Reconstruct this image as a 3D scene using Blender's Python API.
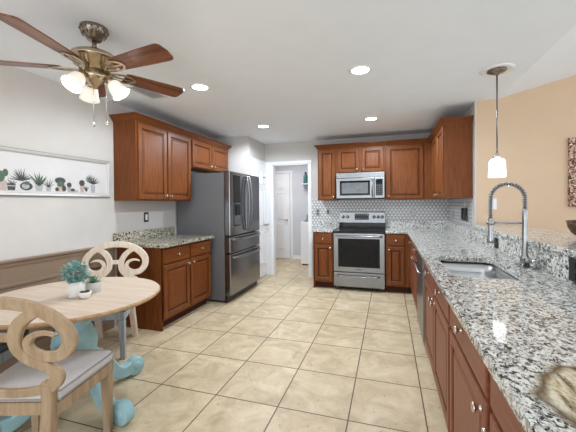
import bpy, bmesh, math, random
from math import sin, cos, tan, pi, radians, atan2, sqrt
from mathutils import Vector, Matrix, Euler

for o in list(bpy.data.objects):
    bpy.data.objects.remove(o)
SC = bpy.context.scene
COL = SC.collection
rnd = random.Random(7)

# ------------------------------------------------------------------ camera
TH, PIT, ROL = .3048, -.0106, -.0083
F_PX, CV, CAM_H = 319.51, 206.77, 1.3273
fw = Vector((-sin(TH) * cos(PIT), cos(TH) * cos(PIT), sin(PIT)))
rt = Vector((cos(TH), sin(TH), 0))
up = rt.cross(fw)
r2 = cos(ROL) * rt + sin(ROL) * up
u2 = -sin(ROL) * rt + cos(ROL) * up
cam = bpy.data.cameras.new('camera')
cam.sensor_fit = 'HORIZONTAL'
cam.sensor_width = 36
cam.lens = 36 * F_PX / 576
cam.shift_y = (CV - 216) / 576
cam.clip_start = .05
camo = bpy.data.objects.new('camera', cam)
COL.objects.link(camo)
camo.matrix_world = Matrix(((r2.x, u2.x, -fw.x, 0), (r2.y, u2.y, -fw.y, 0), (r2.z, u2.z, -fw.z, CAM_H), (0, 0, 0, 1)))
SC.camera = camo

# ------------------------------------------------------------------ light and exposure
w = bpy.data.worlds.new('daylight')
SC.world = w
w.use_nodes = True
bg = w.node_tree.nodes['Background']
bg.inputs[0].default_value = (.87, .935, 1.0, 1)
bg.inputs[1].default_value = 1.0
SC.view_settings.view_transform = 'Standard'
SC.view_settings.look = 'None'
SC.view_settings.gamma = 1
SC.view_settings.use_curve_mapping = False
SC.view_settings.exposure = .3

def area(name, loc, rot, sx, sy, power, col=(1, 1, 1)):
    l = bpy.data.lights.new(name, 'AREA')
    l.shape = 'RECTANGLE'
    l.size, l.size_y, l.energy, l.color = sx, sy, power, col
    o = bpy.data.objects.new(name, l)
    COL.objects.link(o)
    o.location = loc
    o.rotation_euler = rot
    return o
# unseen fill lamps added behind the camera and at right, tilted towards the ceiling
area('rear_fill', (-.9, -2.3, 1.1), (radians(106), 0, 0), 3.6, 2.0, 42, (.92, .96, 1))
area('side_fill', (3.9, 1.2, 1.3), (0, radians(102), 0), 1.8, 3.0, 14, (.93, .96, 1))
area('laundry_fill', (-2.1, 6.4, 2.36), (0, 0, 0), .5, .5, 13, (.98, .98, 1))  # unseen lamp added to brighten the laundry

# ------------------------------------------------------------------ materials
def S(r, g, b):
    f = lambda c: (c / 255 / 12.92 if c / 255 <= .04045 else ((c / 255 + .055) / 1.055) ** 2.4)
    return (f(r), f(g), f(b), 1)

class N:
    """small node-tree helper"""
    def __init__(s, name):
        s.m = bpy.data.materials.new(name)
        s.m.use_nodes = True
        s.t = s.m.node_tree
        s.b = s.t.nodes['Principled BSDF']
        s.co = None
    def new(s, kind, **kw):
        n = s.t.nodes.new(kind)
        for k, v in kw.items():
            if k in n.inputs: n.inputs[k].default_value = v
            else: setattr(n, k, v)
        return n
    def link(s, a, b): s.t.links.new(a, b)
    def obj(s, scale=(1, 1, 1), loc=(0, 0, 0)):
        if s.co is None: s.co = s.new('ShaderNodeTexCoord')
        mp = s.new('ShaderNodeMapping')
        mp.inputs['Scale'].default_value = scale
        mp.inputs['Location'].default_value = loc
        s.link(s.co.outputs['Object'], mp.inputs[0])
        return mp.outputs[0]
    def noise(s, vec, scale, detail=3, rough=.5, dist=0):
        n = s.new('ShaderNodeTexNoise')
        n.inputs['Scale'].default_value = scale
        n.inputs['Detail'].default_value = detail
        n.inputs['Roughness'].default_value = rough
        n.inputs['Distortion'].default_value = dist
        s.link(vec, n.inputs['Vector'])
        return n.outputs['Fac']
    def ramp(s, fac, stops, interp='LINEAR'):
        n = s.new('ShaderNodeValToRGB')
        n.color_ramp.interpolation = interp
        e = n.color_ramp.elements
        while len(e) < len(stops): e.new(.5)
        for el, (p, c) in zip(e, stops):
            el.position = p
            el.color = c if len(c) == 4 else (*c, 1)
        s.link(fac, n.inputs[0])
        return n.outputs['Color']
    def mix(s, fac, a, b, mode='MIX'):
        n = s.new('ShaderNodeMix', data_type='RGBA', blend_type=mode)
        for sock, v in ((n.inputs[0], fac), (n.inputs[6], a), (n.inputs[7], b)):
            if hasattr(v, 'is_output'): s.link(v, sock)
            else: sock.default_value = v
        return n.outputs[2]
    def math(s, op, a, b=0, c=0):
        n = s.new('ShaderNodeMath', operation=op)
        for sock, v in zip(n.inputs, (a, b, c)):
            if hasattr(v, 'is_output'): s.link(v, sock)
            else: sock.default_value = v
        return n.outputs[0]
    def xyz(s, vec):
        n = s.new('ShaderNodeSeparateXYZ')
        s.link(vec, n.inputs[0])
        return n.outputs
    def color(s, c):
        if hasattr(c, 'is_output'): s.link(c, s.b.inputs['Base Color'])
        else: s.b.inputs['Base Color'].default_value = c
    def bump(s, h, strength=.2, dist=.002):
        n = s.new('ShaderNodeBump')
        n.inputs['Strength'].default_value = strength
        n.inputs['Distance'].default_value = dist
        s.link(h, n.inputs['Height'])
        s.link(n.outputs[0], s.b.inputs['Normal'])
    def set(s, **kw):
        for k, v in kw.items(): s.b.inputs[k.replace('_', ' ')].default_value = v
        return s

def plain(name, c, rough=.5, metal=0, var=.06, scale=30, **kw):
    n = N(name)
    a = tuple(x * (1 - var) for x in c[:3]) + (1,)
    b = tuple(min(1, x * (1 + var)) for x in c[:3]) + (1,)
    f = n.noise(n.obj(), scale, 3)
    n.color(n.ramp(f, [(.3, a), (.7, b)]))
    n.set(Roughness=rough, Metallic=metal, **kw)
    return n.m

def dim(m, k):
    m.node_tree.nodes['Principled BSDF'].inputs['Specular IOR Level'].default_value = k

def wood(name, dark, mid, light, axis='z', rough=.42, coat=.04, k=1):
    n = N(name)
    sc = {'z': (26, 26, 1.6), 'x': (1.6, 26, 26), 'y': (26, 1.6, 26)}[axis]
    v = n.obj(tuple(c * k for c in sc))
    g = n.noise(v, 2.4, 6, .62, .6)
    c = n.ramp(g, [(.3, dark), (.5, mid), (.72, light)])
    big = n.noise(n.obj((2.2, 2.2, .9)), 1.4, 2)
    c2 = n.mix(n.math('MULTIPLY', big, .3), c, mid)
    n.color(c2)
    n.bump(g, .05, .001)
    n.set(Roughness=rough, Coat_Weight=coat, Coat_Roughness=.2)
    n.b.inputs['Specular IOR Level'].default_value = .2
    return n.m

def granite(name, light, cream, tan, dark, swirl=None, thr=.535):
    n = N(name)
    v = n.obj()
    va = n.obj((1.15, .85, 1))
    base = n.ramp(n.noise(v, 22, 4, .6, .4), [(.32, cream), (.5, light), (.75, light)])
    t = n.ramp(n.noise(v, 42, 5, .65, .8), [(.54, (0, 0, 0)), (.62, (1, 1, 1))])
    base = n.mix(n.math('MULTIPLY', t, .8), base, tan)
    gr = n.ramp(n.noise(va, 60, 4, .65, .9), [(.50, (0, 0, 0)), (.58, (1, 1, 1))])
    base = n.mix(n.math('MULTIPLY', gr, .75), base, S(116, 114, 112))
    d = n.ramp(n.noise(va, 55, 4, .66, 1.1), [(thr, (0, 0, 0)), (thr + .04, (1, 1, 1))])
    base = n.mix(n.math('MULTIPLY', d, .97), base, dark)
    if swirl:
        cx, cy, rx, ry = swirl
        q = n.obj((1 / rx, 1 / ry, 0), (-cx / rx, -cy / ry, 0))
        ds = n.new('ShaderNodeVectorMath', operation='LENGTH')
        n.link(q, ds.inputs[0])
        wob = n.noise(v, 9, 3)
        r = n.math('ADD', ds.outputs['Value'], n.math('MULTIPLY', n.math('SUBTRACT', wob, .5), .5))
        inner = n.ramp(n.noise(n.obj((1, .35, 1)), 26, 4, .6, 1.2), [(.38, S(70, 56, 38)), (.47, S(176, 152, 108)), (.56, S(218, 204, 172)), (.68, S(228, 222, 206))])
        inside = n.ramp(r, [(.86, (1, 1, 1)), (.97, (0, 0, 0))])
        base = n.mix(n.math('MULTIPLY', inside, .8), base, inner)
        ring = n.ramp(r, [(.74, (0, 0, 0)), (.86, (1, 1, 1)), (.98, (0, 0, 0))])
        base = n.mix(n.math('MULTIPLY', ring, .9), base, S(74, 58, 38))
    n.color(base)
    n.set(Roughness=.06)
    n.b.inputs['Specular IOR Level'].default_value = .3
    return n.m

M = {}
M['cherry'] = wood('cherry_stain', S(88, 46, 20), S(115, 63, 28), S(134, 79, 38))
M['cherry_h'] = wood('cherry_stain_level', S(88, 46, 20), S(115, 63, 28), S(134, 79, 38), 'x')
M['cherry_red'] = wood('cherry_stain_red', S(112, 63, 45), S(133, 78, 57), S(148, 91, 68))
M['cherry_red_h'] = wood('cherry_stain_red_level', S(112, 63, 45), S(133, 78, 57), S(148, 91, 68), 'x')
M['cherry_groove_shadow'] = wood('groove_shadow_wood', S(44, 20, 10), S(66, 32, 17), S(84, 44, 24))  # darker wood that paints shadow lines into the door panel grooves
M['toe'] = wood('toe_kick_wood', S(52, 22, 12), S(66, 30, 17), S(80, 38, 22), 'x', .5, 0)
M['granite'] = granite('speckled_granite', S(232, 231, 226), S(206, 203, 195), S(190, 186, 176), S(30, 30, 30), (.452, .785, .165, .19), .525)
M['granite_tan'] = granite('warm_granite', S(212, 206, 188), S(184, 170, 138), S(140, 112, 72), S(22, 19, 16), None, .505)
M['steel'] = plain('brushed_steel', S(142, 143, 145), .3, 1, .05, 12)
M['sink_steel'] = plain('bright_sink_steel', S(206, 207, 208), .32, 1, .03, 12)
M['steel_dark'] = plain('dark_steel', S(138, 139, 141), .2, 1, .06, 8)
M['fridge_side'] = plain('fridge_grey_paint', S(104, 104, 106), .5, .0, .04, 60)
M['nickel'] = plain('satin_nickel', S(215, 210, 200), .22, 1, .04)
M['chrome'] = plain('faucet_steel', S(172, 172, 172), .25, 1, .04)
M['black_glass'] = plain('black_glass', S(14, 14, 15), .05, 0, .1)
M['black'] = plain('black_plastic', S(22, 22, 23), .4)
M['grey_plastic'] = plain('grey_plastic', S(70, 72, 74), .4)
M['oven_glass'] = plain('oven_window', S(20, 20, 21), .07, 0, .3, 8)
dim(M['black_glass'], .22)
dim(M['oven_glass'], .2)
M['micro_glass'] = plain('microwave_window', S(92, 94, 96), .15, .3, .15, 20)
M['white'] = plain('white_trim_paint', S(238, 238, 240), .4, 0, .02)
M['white_gloss'] = plain('white_enamel', S(240, 240, 242), .25, 0, .02)
M['wall'] = plain('warm_grey_wall_paint', S(206, 202, 198), .85, 0, .02, 6)
M['ceiling'] = plain('ceiling_paint', S(240, 245, 251), .9, 0, .012, 5)
M['orange'] = plain('tan_orange_wall_paint', S(216, 189, 160), .8, 0, .02, 5)
M['laundry'] = plain('pale_grey_wall_paint', S(205, 206, 211), .85, 0, .02, 6)
M['taupe'] = plain('taupe_wainscot_paint', S(138, 116, 97), .55, 0, .04, 12)
M['bronze'] = plain('bronze_plate', S(78, 70, 62), .4, .5)
M['plate_grey'] = plain('grey_switch_plate', S(168, 168, 166), .35, .4)
M['brass'] = plain('antique_brass', S(186, 170, 146), .25, 1, .12, 20)
M['brass_dark'] = plain('dark_bronze', S(146, 134, 122), .28, 1, .15, 20)
M['aqua'] = plain('aqua_chalk_paint', S(160, 200, 208), .6, 0, .07, 14)
M['linen'] = plain('grey_linen', S(206, 202, 202), .95, 0, .06, 120)
M['linen_blue'] = plain('shaded_blue_grey_linen', S(150, 160, 170), .95, 0, .06, 120)  # seat linen with the shade under the table put into its colour
M['legwash'] = wood('blue_grey_washed_wood', S(136, 142, 148), S(164, 170, 174), S(192, 194, 192), 'z', .7, 0)
M['chair'] = wood('shaded_chair_wood', S(148, 125, 99), S(170, 146, 118), S(186, 164, 138), 'z', .65, 0, .6)  # chair wood with the shade on the front chair's back painted in
M['chair_lit'] = wood('lit_chair_wood', S(204, 184, 164), S(224, 207, 188), S(236, 222, 206), 'z', .65, 0, .6)  # same chair wood, the light on the far chair put into its tone
M['tabletop'] = wood('whitewashed_boards', S(190, 171, 154), S(206, 188, 171), S(216, 202, 188), 'x', .5, .05, .5)
M['leaf'] = plain('blue_green_leaves', S(122, 164, 158), .6, 0, .35, 60)
M['leaf_green'] = plain('grey_green_leaves', S(120, 152, 128), .6, 0, .25, 60)
M['leaf_dark'] = plain('olive_rosettes', S(84, 90, 56), .6, 0, .3, 60)
M['pot_white'] = plain('white_ceramic', S(238, 236, 232), .35, 0, .02)
M['pot_grey'] = plain('grey_ceramic', S(200, 196, 194), .5, 0, .03)
M['soil'] = plain('soil', S(60, 48, 38), .9, 0, .3, 90)
M['wicker'] = wood('dark_brown_wood', S(48, 28, 18), S(78, 50, 34), S(110, 78, 56), 'y', .45, .2)
M['teal'] = plain('teal_plastic', S(52, 112, 108), .3)
M['silver_frame'] = plain('pale_silver_frame', S(206, 204, 202), .35, .3, .04)
M['frame_line'] = plain('dark_silver_edge', S(120, 116, 114), .4, .4, .05)
M['print'] = plain('print_paper', S(216, 214, 214), .8, 0, .015, 8)
M['blind_white'] = plain('vent_paint', S(222, 222, 224), .5, 0, .02)
M['vent_dark'] = plain('vent_slot', S(196, 198, 202), .6)

def bladewood():
    return wood('walnut_blade', S(66, 34, 18), S(112, 64, 36), S(150, 98, 62), 'x', .3, .3, .7)
M['blade'] = bladewood()

def emis(name, c, k, glass=False):
    n = N(name)
    n.color(c)
    n.set(Roughness=.3)
    n.b.inputs['Emission Color'].default_value = c
    f = n.noise(n.obj(), 25, 2)
    n.link(n.math('MULTIPLY_ADD', f, k * .3, k * .85), n.b.inputs['Emission Strength'])
    return n.m
M['lens'] = emis('lit_lens', (1, .98, .95, 1), 9)
M['shade'] = emis('lit_frosted_glass', (1, .90, .78, 1), .3)
M['shade_white'] = emis('lit_white_glass', (1, .98, .96, 1), 3.2)
M['mirror'] = plain('mirror_glass', S(235, 235, 235), .03, 1, .01)

def mk_floor():
    n = N('beige_ceramic_tile')
    v = n.obj()
    X, Y, Z = n.xyz(v)
    sx, sy, gx, gy = .454, .4967, -.6965, 1.4562
    fx = n.math('DIVIDE', n.math('SUBTRACT', X, gx), sx)
    fy = n.math('DIVIDE', n.math('SUBTRACT', Y, gy), sy)
    ex = n.math('MULTIPLY', n.math('ABSOLUTE', n.math('SUBTRACT', n.math('FRACT', n.math('ADD', fx, .5)), .5)), sx)
    ey = n.math('MULTIPLY', n.math('ABSOLUTE', n.math('SUBTRACT', n.math('FRACT', n.math('ADD', fy, .5)), .5)), sy)
    e = n.math('MINIMUM', ex, ey)
    g = n.ramp(n.math('MULTIPLY', e, 50), [(.16, (1, 1, 1)), (.26, (0, 0, 0))])
    cmb = n.new('ShaderNodeCombineXYZ')
    n.link(n.math('FLOOR', fx), cmb.inputs[0])
    n.link(n.math('FLOOR', fy), cmb.inputs[1])
    wn = n.new('ShaderNodeTexWhiteNoise', noise_dimensions='2D')
    n.link(cmb.outputs[0], wn.inputs['Vector'])
    off = n.new('ShaderNodeVectorMath', operation='MULTIPLY_ADD')
    n.link(wn.outputs['Color'], off.inputs[0])
    off.inputs[1].default_value = (7, 7, 7)
    n.link(v, off.inputs[2])
    vv = off.outputs[0]
    a = n.ramp(n.noise(vv, 5, 6, .62, .8), [(.28, S(178, 159, 128)), (.5, S(206, 187, 156)), (.7, S(222, 206, 177))])
    pit = n.ramp(n.noise(vv, 26, 5, .7, 1.2), [(.30, (1, 1, 1)), (.40, (0, 0, 0))])
    a = n.mix(n.math('MULTIPLY', pit, .7), a, S(140, 110, 76))
    tone = n.math('MULTIPLY', wn.outputs['Value'], .14)
    a = n.mix(tone, a, S(196, 168, 128))
    c = n.mix(g, a, S(96, 76, 56))
    n.color(c)
    n.set(Roughness=.42)
    n.bump(n.math('MULTIPLY', n.math('SUBTRACT', 1, g), 1), .3, .002)
    return n.m
M['floor'] = mk_floor()

def mk_tile():
    n = N('pearl_mosaic_tile')
    X, Y, Z = n.xyz(n.obj())
    h = n.math('ADD', X, Y)
    px, pz = .056, .046
    q = n.math('DIVIDE', Z, pz)
    row = n.math('FLOOR', q)
    fz = n.math('FRACT', q)
    hx = n.math('ADD', n.math('DIVIDE', h, px), n.math('MULTIPLY', n.math('MODULO', row, 2), .5))
    fx = n.math('FRACT', hx)
    # fan-shaped scales, grey towards one tip
    tri = n.math('MULTIPLY', n.math('ABSOLUTE', n.math('SUBTRACT', fx, .5)), 2)
    zig = n.math('SUBTRACT', fz, n.math('SUBTRACT', 1, tri))
    c = n.ramp(n.math('MULTIPLY_ADD', zig, .5, .5), [(.34, S(228, 228, 227)), (.46, S(212, 212, 212)), (.5, S(146, 147, 150)), (.8, S(186, 187, 189))])
    n.color(c)
    n.set(Roughness=.25)
    n.bump(zig, .3, .004)
    return n.m
M['mosaic'] = mk_tile()

def mk_mosaic_frame():
    n = N('copper_mosaic')
    v = n.new('ShaderNodeTexVoronoi')
    v.inputs['Scale'].default_value = 70
    n.link(n.obj(), v.inputs['Vector'])
    r = n.xyz(v.outputs['Color'])[0]
    n.color(n.ramp(r, [(0, S(60, 34, 24)), (.35, S(150, 104, 80)), (.6, S(200, 160, 132)), (.9, S(236, 214, 194))], 'CONSTANT'))
    n.set(Roughness=.3)
    return n.m
M['copper_mosaic'] = mk_mosaic_frame()

# ------------------------------------------------------------------ mesh helpers
def B(): return bmesh.new()

def box(bm, x0, x1, y0, y1, z0, z1, bev=0, mi=0):
    vs = [bm.verts.new((x, y, z)) for x in (x0, x1) for y in (y0, y1) for z in (z0, z1)]
    idx = [(0, 1, 3, 2), (4, 6, 7, 5), (0, 4, 5, 1), (2, 3, 7, 6), (0, 2, 6, 4), (1, 5, 7, 3)]
    fs = [bm.faces.new([vs[i] for i in f]) for f in idx]
    for f in fs: f.material_index = mi
    if bev:
        es = {e for f in fs for e in f.edges}
        bmesh.ops.bevel(bm, geom=list(es), offset=bev, segments=2, affect='EDGES', profile=.5)
    return bm

def loop(bm, pts): return [bm.verts.new(p) for p in pts]

def bridge(bm, a, b, closed=True, mi=0, smooth=False):
    n = len(a)
    for i in range(n if closed else n - 1):
        f = bm.faces.new((a[i], a[(i + 1) % n], b[(i + 1) % n], b[i]))
        f.material_index = mi
        f.smooth = smooth

def cap(bm, l, mi=0):
    f = bm.faces.new(l)
    f.material_index = mi
    return f

def lathe(bm, prof, c=(0, 0, 0), n=28, mi=0, ax='z', closed=False, smooth=True):
    """prof: list of (radius, height); ax: direction of the axis"""
    rings = []
    for r, h in prof:
        l = []
        for i in range(n):
            a = 2 * pi * i / n
            p = (max(r, 1e-4) * cos(a), max(r, 1e-4) * sin(a), h)
            p = {'z': p, 'x': (p[2], p[0], p[1]), 'y': (p[0], p[2], p[1]), '-y': (p[0], -p[2], p[1]), '-x': (-p[2], p[0], p[1])}[ax]
            l.append((p[0] + c[0], p[1] + c[1], p[2] + c[2]))
        rings.append(loop(bm, l))
    for a, b in zip(rings, rings[1:]): bridge(bm, a, b, True, mi, smooth)
    if closed: bridge(bm, rings[-1], rings[0], True, mi, smooth)
    else:
        cap(bm, rings[0][::-1], mi)
        cap(bm, rings[-1], mi)
    return bm

def tube(bm, pts, r, n=10, mi=0, closed_path=False):
    pts = [Vector(p) for p in pts]
    rs = r if isinstance(r, (list, tuple)) else [r] * len(pts)
    t0 = (pts[1] - pts[0]).normalized()
    nrm = t0.orthogonal().normalized()
    rings = []
    for i, p in enumerate(pts):
        if closed_path: t = (pts[(i + 1) % len(pts)] - pts[i - 1]).normalized()
        else: t = (pts[min(i + 1, len(pts) - 1)] - pts[max(i - 1, 0)]).normalized()
        nrm = (nrm - t * nrm.dot(t)).normalized()
        b = t.cross(nrm)
        rings.append(loop(bm, [p + rs[i] * (cos(2 * pi * k / n) * nrm + sin(2 * pi * k / n) * b) for k in range(n)]))
    for a, b in zip(rings, rings[1:]): bridge(bm, a, b, True, mi, True)
    if closed_path: bridge(bm, rings[-1], rings[0], True, mi, True)
    else:
        cap(bm, rings[0][::-1], mi)
        cap(bm, rings[-1], mi)
    return bm

def prism(bm, poly, f, t0, t1, mi=0):
    """extrude a closed 2D outline; f(u, v, t) -> 3D point"""
    a = loop(bm, [f(u, v, t0) for u, v in poly])
    b = loop(bm, [f(u, v, t1) for u, v in poly])
    bridge(bm, a, b, True, mi)
    cap(bm, a[::-1], mi)
    cap(bm, b, mi)
    return bm

def spline(pts, k=6):
    """Catmull-Rom through points of any dimension"""
    out = []
    n = len(pts)
    for i in range(n - 1):
        p0, p1, p2, p3 = pts[max(i - 1, 0)], pts[i], pts[i + 1], pts[min(i + 2, n - 1)]
        for j in range(k):
            t = j / k
            out.append(tuple(.5 * ((2 * b) + (-a + c) * t + (2 * a - 5 * b + 4 * c - d) * t * t + (-a + 3 * b - 3 * c + d) * t ** 3)
                             for a, b, c, d in zip(p0, p1, p2, p3)))
    out.append(tuple(pts[-1]))
    return out

def ribbon(bm, pts, f, t0, t1, ch=.005, mi=0):
    """flat band along 2D points (u, v, width) with chamfered edges; f(u, v, t) -> 3D"""
    rings = []
    n = len(pts)
    for i in range(n):
        a, b = pts[max(i - 1, 0)], pts[min(i + 1, n - 1)]
        dx, dy = b[0] - a[0], b[1] - a[1]
        L = sqrt(dx * dx + dy * dy) or 1
        nx, ny = -dy / L, dx / L
        u, v, wd = pts[i]
        h = wd / 2
        c = min(ch, h * .6)
        sec = [(-h, t0 + c), (-h + c, t0), (h - c, t0), (h, t0 + c), (h, t1 - c), (h - c, t1), (-h + c, t1), (-h, t1 - c)]
        rings.append(loop(bm, [f(u + nx * o, v + ny * o, t) for o, t in sec]))
    for a, b in zip(rings, rings[1:]): bridge(bm, a, b, True, mi)
    cap(bm, rings[0][::-1], mi)
    cap(bm, rings[-1], mi)
    return bm

def sweep_xy(bm, path, prof, mi=0):
    """sweep a closed profile of (outward, z) along a polyline in plan; outward is to the right of travel"""
    rings = []
    n = len(path)
    for i, p in enumerate(path):
        d = []
        for a, b in ((i - 1, i), (i, i + 1)):
            if 0 <= a and b < n:
                v = Vector((path[b][0] - path[a][0], path[b][1] - path[a][1]))
                d.append(v.normalized())
        nr = [Vector((q.y, -q.x)) for q in d]
        m = nr[0] if len(nr) == 1 else (nr[0] + nr[1]) / (1 + nr[0].dot(nr[1]))
        rings.append(loop(bm, [(p[0] + m.x * o, p[1] + m.y * o, z) for o, z in prof]))
    for a, b in zip(rings, rings[1:]): bridge(bm, a, b, True, mi)
    cap(bm, rings[0][::-1], mi)
    cap(bm, rings[-1], mi)
    return bm

def rect_rings(bm, rects, mi=0, shadowed=()):
    """rects: list of (x0, x1, z0, z1, y); bridges one into the next, last one capped"""
    ls = [loop(bm, [(x0, y, z0), (x1, y, z0), (x1, y, z1), (x0, y, z1)]) for x0, x1, z0, z1, y in rects]
    for k, (a, b) in enumerate(zip(ls, ls[1:])): bridge(bm, a, b, True, 1 if k in shadowed else mi)
    cap(bm, ls[-1], mi)
    cap(bm, ls[0][::-1], mi)

def raised_door(bm, x0, x1, z0, z1, y, th=.02, stile=.055):
    """raised-panel door, front towards -y, back at y"""
    f = y - th
    def rc(i, yy): return (x0 + i, x1 - i, z0 + i, z1 - i, yy)
    s = min(stile, (x1 - x0) * .24, (z1 - z0) * .3)
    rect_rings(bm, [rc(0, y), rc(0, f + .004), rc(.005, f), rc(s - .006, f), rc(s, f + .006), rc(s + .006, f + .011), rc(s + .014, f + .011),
                    rc(s + .034, f + .003), rc(s + .037, f + .003)], shadowed={4, 5})  # groove rings take the painted shadow tone

def slab_drawer(bm, x0, x1, z0, z1, y, th=.02):
    f = y - th
    def rc(i, yy): return (x0 + i, x1 - i, z0 + i, z1 - i, yy)
    rect_rings(bm, [rc(0, y), rc(0, f + .005), rc(.004, f + .002), rc(.012, f), rc(.02, f)])

def link(name, bm, mats, parent=None, smooth=False):
    bmesh.ops.remove_doubles(bm, verts=bm.verts, dist=1e-6)
    bmesh.ops.recalc_face_normals(bm, faces=bm.faces)
    me = bpy.data.meshes.new(name)
    bm.to_mesh(me)
    bm.free()
    for m in (mats if isinstance(mats, (list, tuple)) else [mats]):
        me.materials.append(M[m] if isinstance(m, str) else m)
    if smooth:
        for p in me.polygons: p.use_smooth = True
    o = bpy.data.objects.new(name, me)
    COL.objects.link(o)
    if parent: o.parent = parent
    return o

def thing(name, label, cat, loc=(0, 0, 0), rz=0, group=None):
    o = bpy.data.objects.new(name, None)
    o.empty_display_size = .1
    COL.objects.link(o)
    o.location = loc
    o.rotation_euler = (0, 0, rz)
    o['label'] = label
    o['category'] = cat
    if group: o['group'] = group
    return o

def tag(o, label, cat, group=None, loc=None):
    o['label'] = label
    o['category'] = cat
    if group: o['group'] = group
    return o

def struct(name, bm, mats):
    o = link(name, bm, mats)
    o['kind'] = 'structure'
    return o

def copy_tree(o, parent=None):
    c = o.copy()
    COL.objects.link(c)
    if parent: c.parent = parent
    for ch in list(o.children): copy_tree(ch, c)
    return c

# ------------------------------------------------------------------ the setting
XL, YB = -2.85, 5.583          # left wall, back wall
struct('floor', box(B(), -3.4, 4.2, -2.4, 7.5, -.06, 0), 'floor')
struct('ceiling', box(B(), -3.4, 1.13, -2.4, 7.5, 2.44, 2.5), 'ceiling')
bm = B()
sl = .247
prism(bm, [(1.13, 2.44), (4.2, 2.44 + 3.07 * sl), (4.2, 2.52 + 3.07 * sl), (1.13, 2.5)], lambda u, v, t: (u, t, v), -2.4, 4.12)
struct('ceiling_slope', bm, 'ceiling')
struct('wall_left', box(B(), -2.97, XL, -2.4, 4.85, 0, 2.44), 'wall')
struct('wall_pantry', box(B(), -2.97, -2.2, 4.85, YB, 0, 2.44), 'wall')
OX0, OX1, OZ = -2.05, -1.365, 2.04
bm = B()
box(bm, -2.97, OX0, YB, YB + .1, 0, 2.44)
box(bm, OX1, 1.05, YB, YB + .1, 0, 2.44)
box(bm, OX0, OX1, YB, YB + .1, OZ, 2.44)
struct('wall_back', bm, 'wall')
bm = B()
box(bm, .92, 1.05, 4.12, YB, 0, 2.44)
struct('wall_right', bm, 'wall')
bm = B()
prism(bm, [(.92, 0), (4.2, 0), (4.2, 2.44 + 3.07 * sl), (1.13, 2.44), (.92, 2.44)], lambda u, v, t: (u, t, v), 4.0, 4.12)
struct('wall_dining', bm, 'orange')
struct('trim_1', box(B(),   .912, .927, 3.994, 4.13, 1.05, 2.44, .003), 'wall')      # pale corner bead where the two paints meet
struct('wall_bar', box(B(), .90, 1.04, -.1, 4.0, 0, 1.05), 'wall')
# laundry
bm = B()
box(bm, -3.3, -1.0, 7.3, 7.4, 0, 2.44)
box(bm, -3.4, -3.3, 5.68, 7.4, 0, 2.44)
box(bm, -1.05, -.95, YB + .1, 7.3, 0, 2.44)
box(bm, -3.3, -2.97, YB, YB + .1, 0, 2.44)
struct('wall_laundry', bm, 'laundry')

# casing of the laundry opening
def casing(name, x0, x1, z, y, wd=.06, th=.02, flip=1):
    bm = B()
    pr = [(0, 0), (0, th * .6), (wd * .3, th), (wd * .85, th), (wd, th * .7), (wd, 0)]
    for side in (0, 1):
        f = (lambda u, v, t: (x0 - u, y - v, t)) if side == 0 else (lambda u, v, t: (x1 + u, y - v, t))
        prism(bm, pr, f, 0, z)
    prism(bm, pr, lambda u, v, t: (t, y - v, z + u), x0 - wd, x1 + wd)
    return struct(name, bm, 'white')
casing('trim_2', OX0, OX1, OZ, YB)
bm = B()
box(bm, OX0 - .002, OX0 + .012, YB - .005, YB + .105, 0, OZ)
box(bm, OX1 - .012, OX1 + .002, YB - .005, YB + .105, 0, OZ)
box(bm, OX0, OX1, YB - .005, YB + .105, OZ - .012, OZ + .002)
struct('trim_3', bm, 'white')
struct('trim_4', box(B(), -2.2, -2.112, YB - .018, YB, 0, 2.1, .002), 'white')

# six-panel doors
def six_panel(bm, w, h, th=.036):
    """slab in x 0..w, front towards -y at y=0"""
    box(bm, 0, w, 0, th, 0, h)
    st = w * .15
    pw = (w - 3 * st) / 2
    for c in range(2):
        x0 = st + c * (pw + st)
        for z0, z1 in ((.12 * h, .40 * h), (.46 * h, .77 * h), (.82 * h, .93 * h)):
            def rc(i, y): return (x0 + i, x0 + pw - i, z0 + i, z1 - i, y)
            rect_rings(bm, [rc(0, .002), rc(0, -.010), rc(.010, -.014), rc(.022, -.002), rc(.036, -.009), rc(.04, -.009)])
def door_struct(name, loc, rz, w, h, knob_x, knob_z=.93):
    bm = B()
    six_panel(bm, w, h)
    d = struct(name, bm, 'white_gloss')
    d.location = loc
    d.rotation_euler = (0, 0, rz)
    k = B()
    lathe(k, [(.028, .0), (.028, .006), (.01, .012), (.01, .03), (.026, .04), (.03, .052), (.024, .064), (.0, .068)], (knob_x, 0, knob_z), 18, ax='-y')
    link('door_knob', k, 'nickel', d)
    return d
door_struct('door_1', (-2.985, 7.262, .012), 0, .74, 2.03, .67)
casing('trim_5', -2.99, -2.24, 2.05, 7.3, .06, .02)
door_struct('door_2', (-2.198 + .036, 5.0, .012), radians(90), .54, 2.03, .48).location.x = -2.165
bm = B()
for y0, y1, z0, z1 in ((4.94, 5.0, 0, 2.105), (5.54, 5.575, 0, 2.105), (5.0, 5.54, 2.045, 2.105)):
    box(bm, -2.2, -2.178, y0, y1, z0, z1, .003)
struct('trim_6', bm, 'white')
bm = B()
tube(bm, [(-2.165, 5.36, 1.80), (-2.14, 5.36, 1.80), (-2.12, 5.36, 1.785), (-2.115, 5.36, 1.81)], .006, 8)
box(bm, -2.166, -2.158, 5.345, 5.375, 1.77, 1.83, .002)
tag(link('robe_hook', bm, 'bronze'), 'small dark metal hook on the white pantry door', 'hook')
# baseboards
def baseboard(name, x0, x1, y0, y1, mat='white'):
    bm = B()
    box(bm, x0, x1, y0, y1, 0, .09, .003)
    return struct(name, bm, mat)
baseboard('baseboard_laundry', -2.17, -1.06, 7.285, 7.3)
baseboard('baseboard_pantry', -2.2, -2.185, 4.86, 4.935)
baseboard('baseboard_left', XL, XL + .014, -2.4, 2.72, 'taupe')

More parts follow.
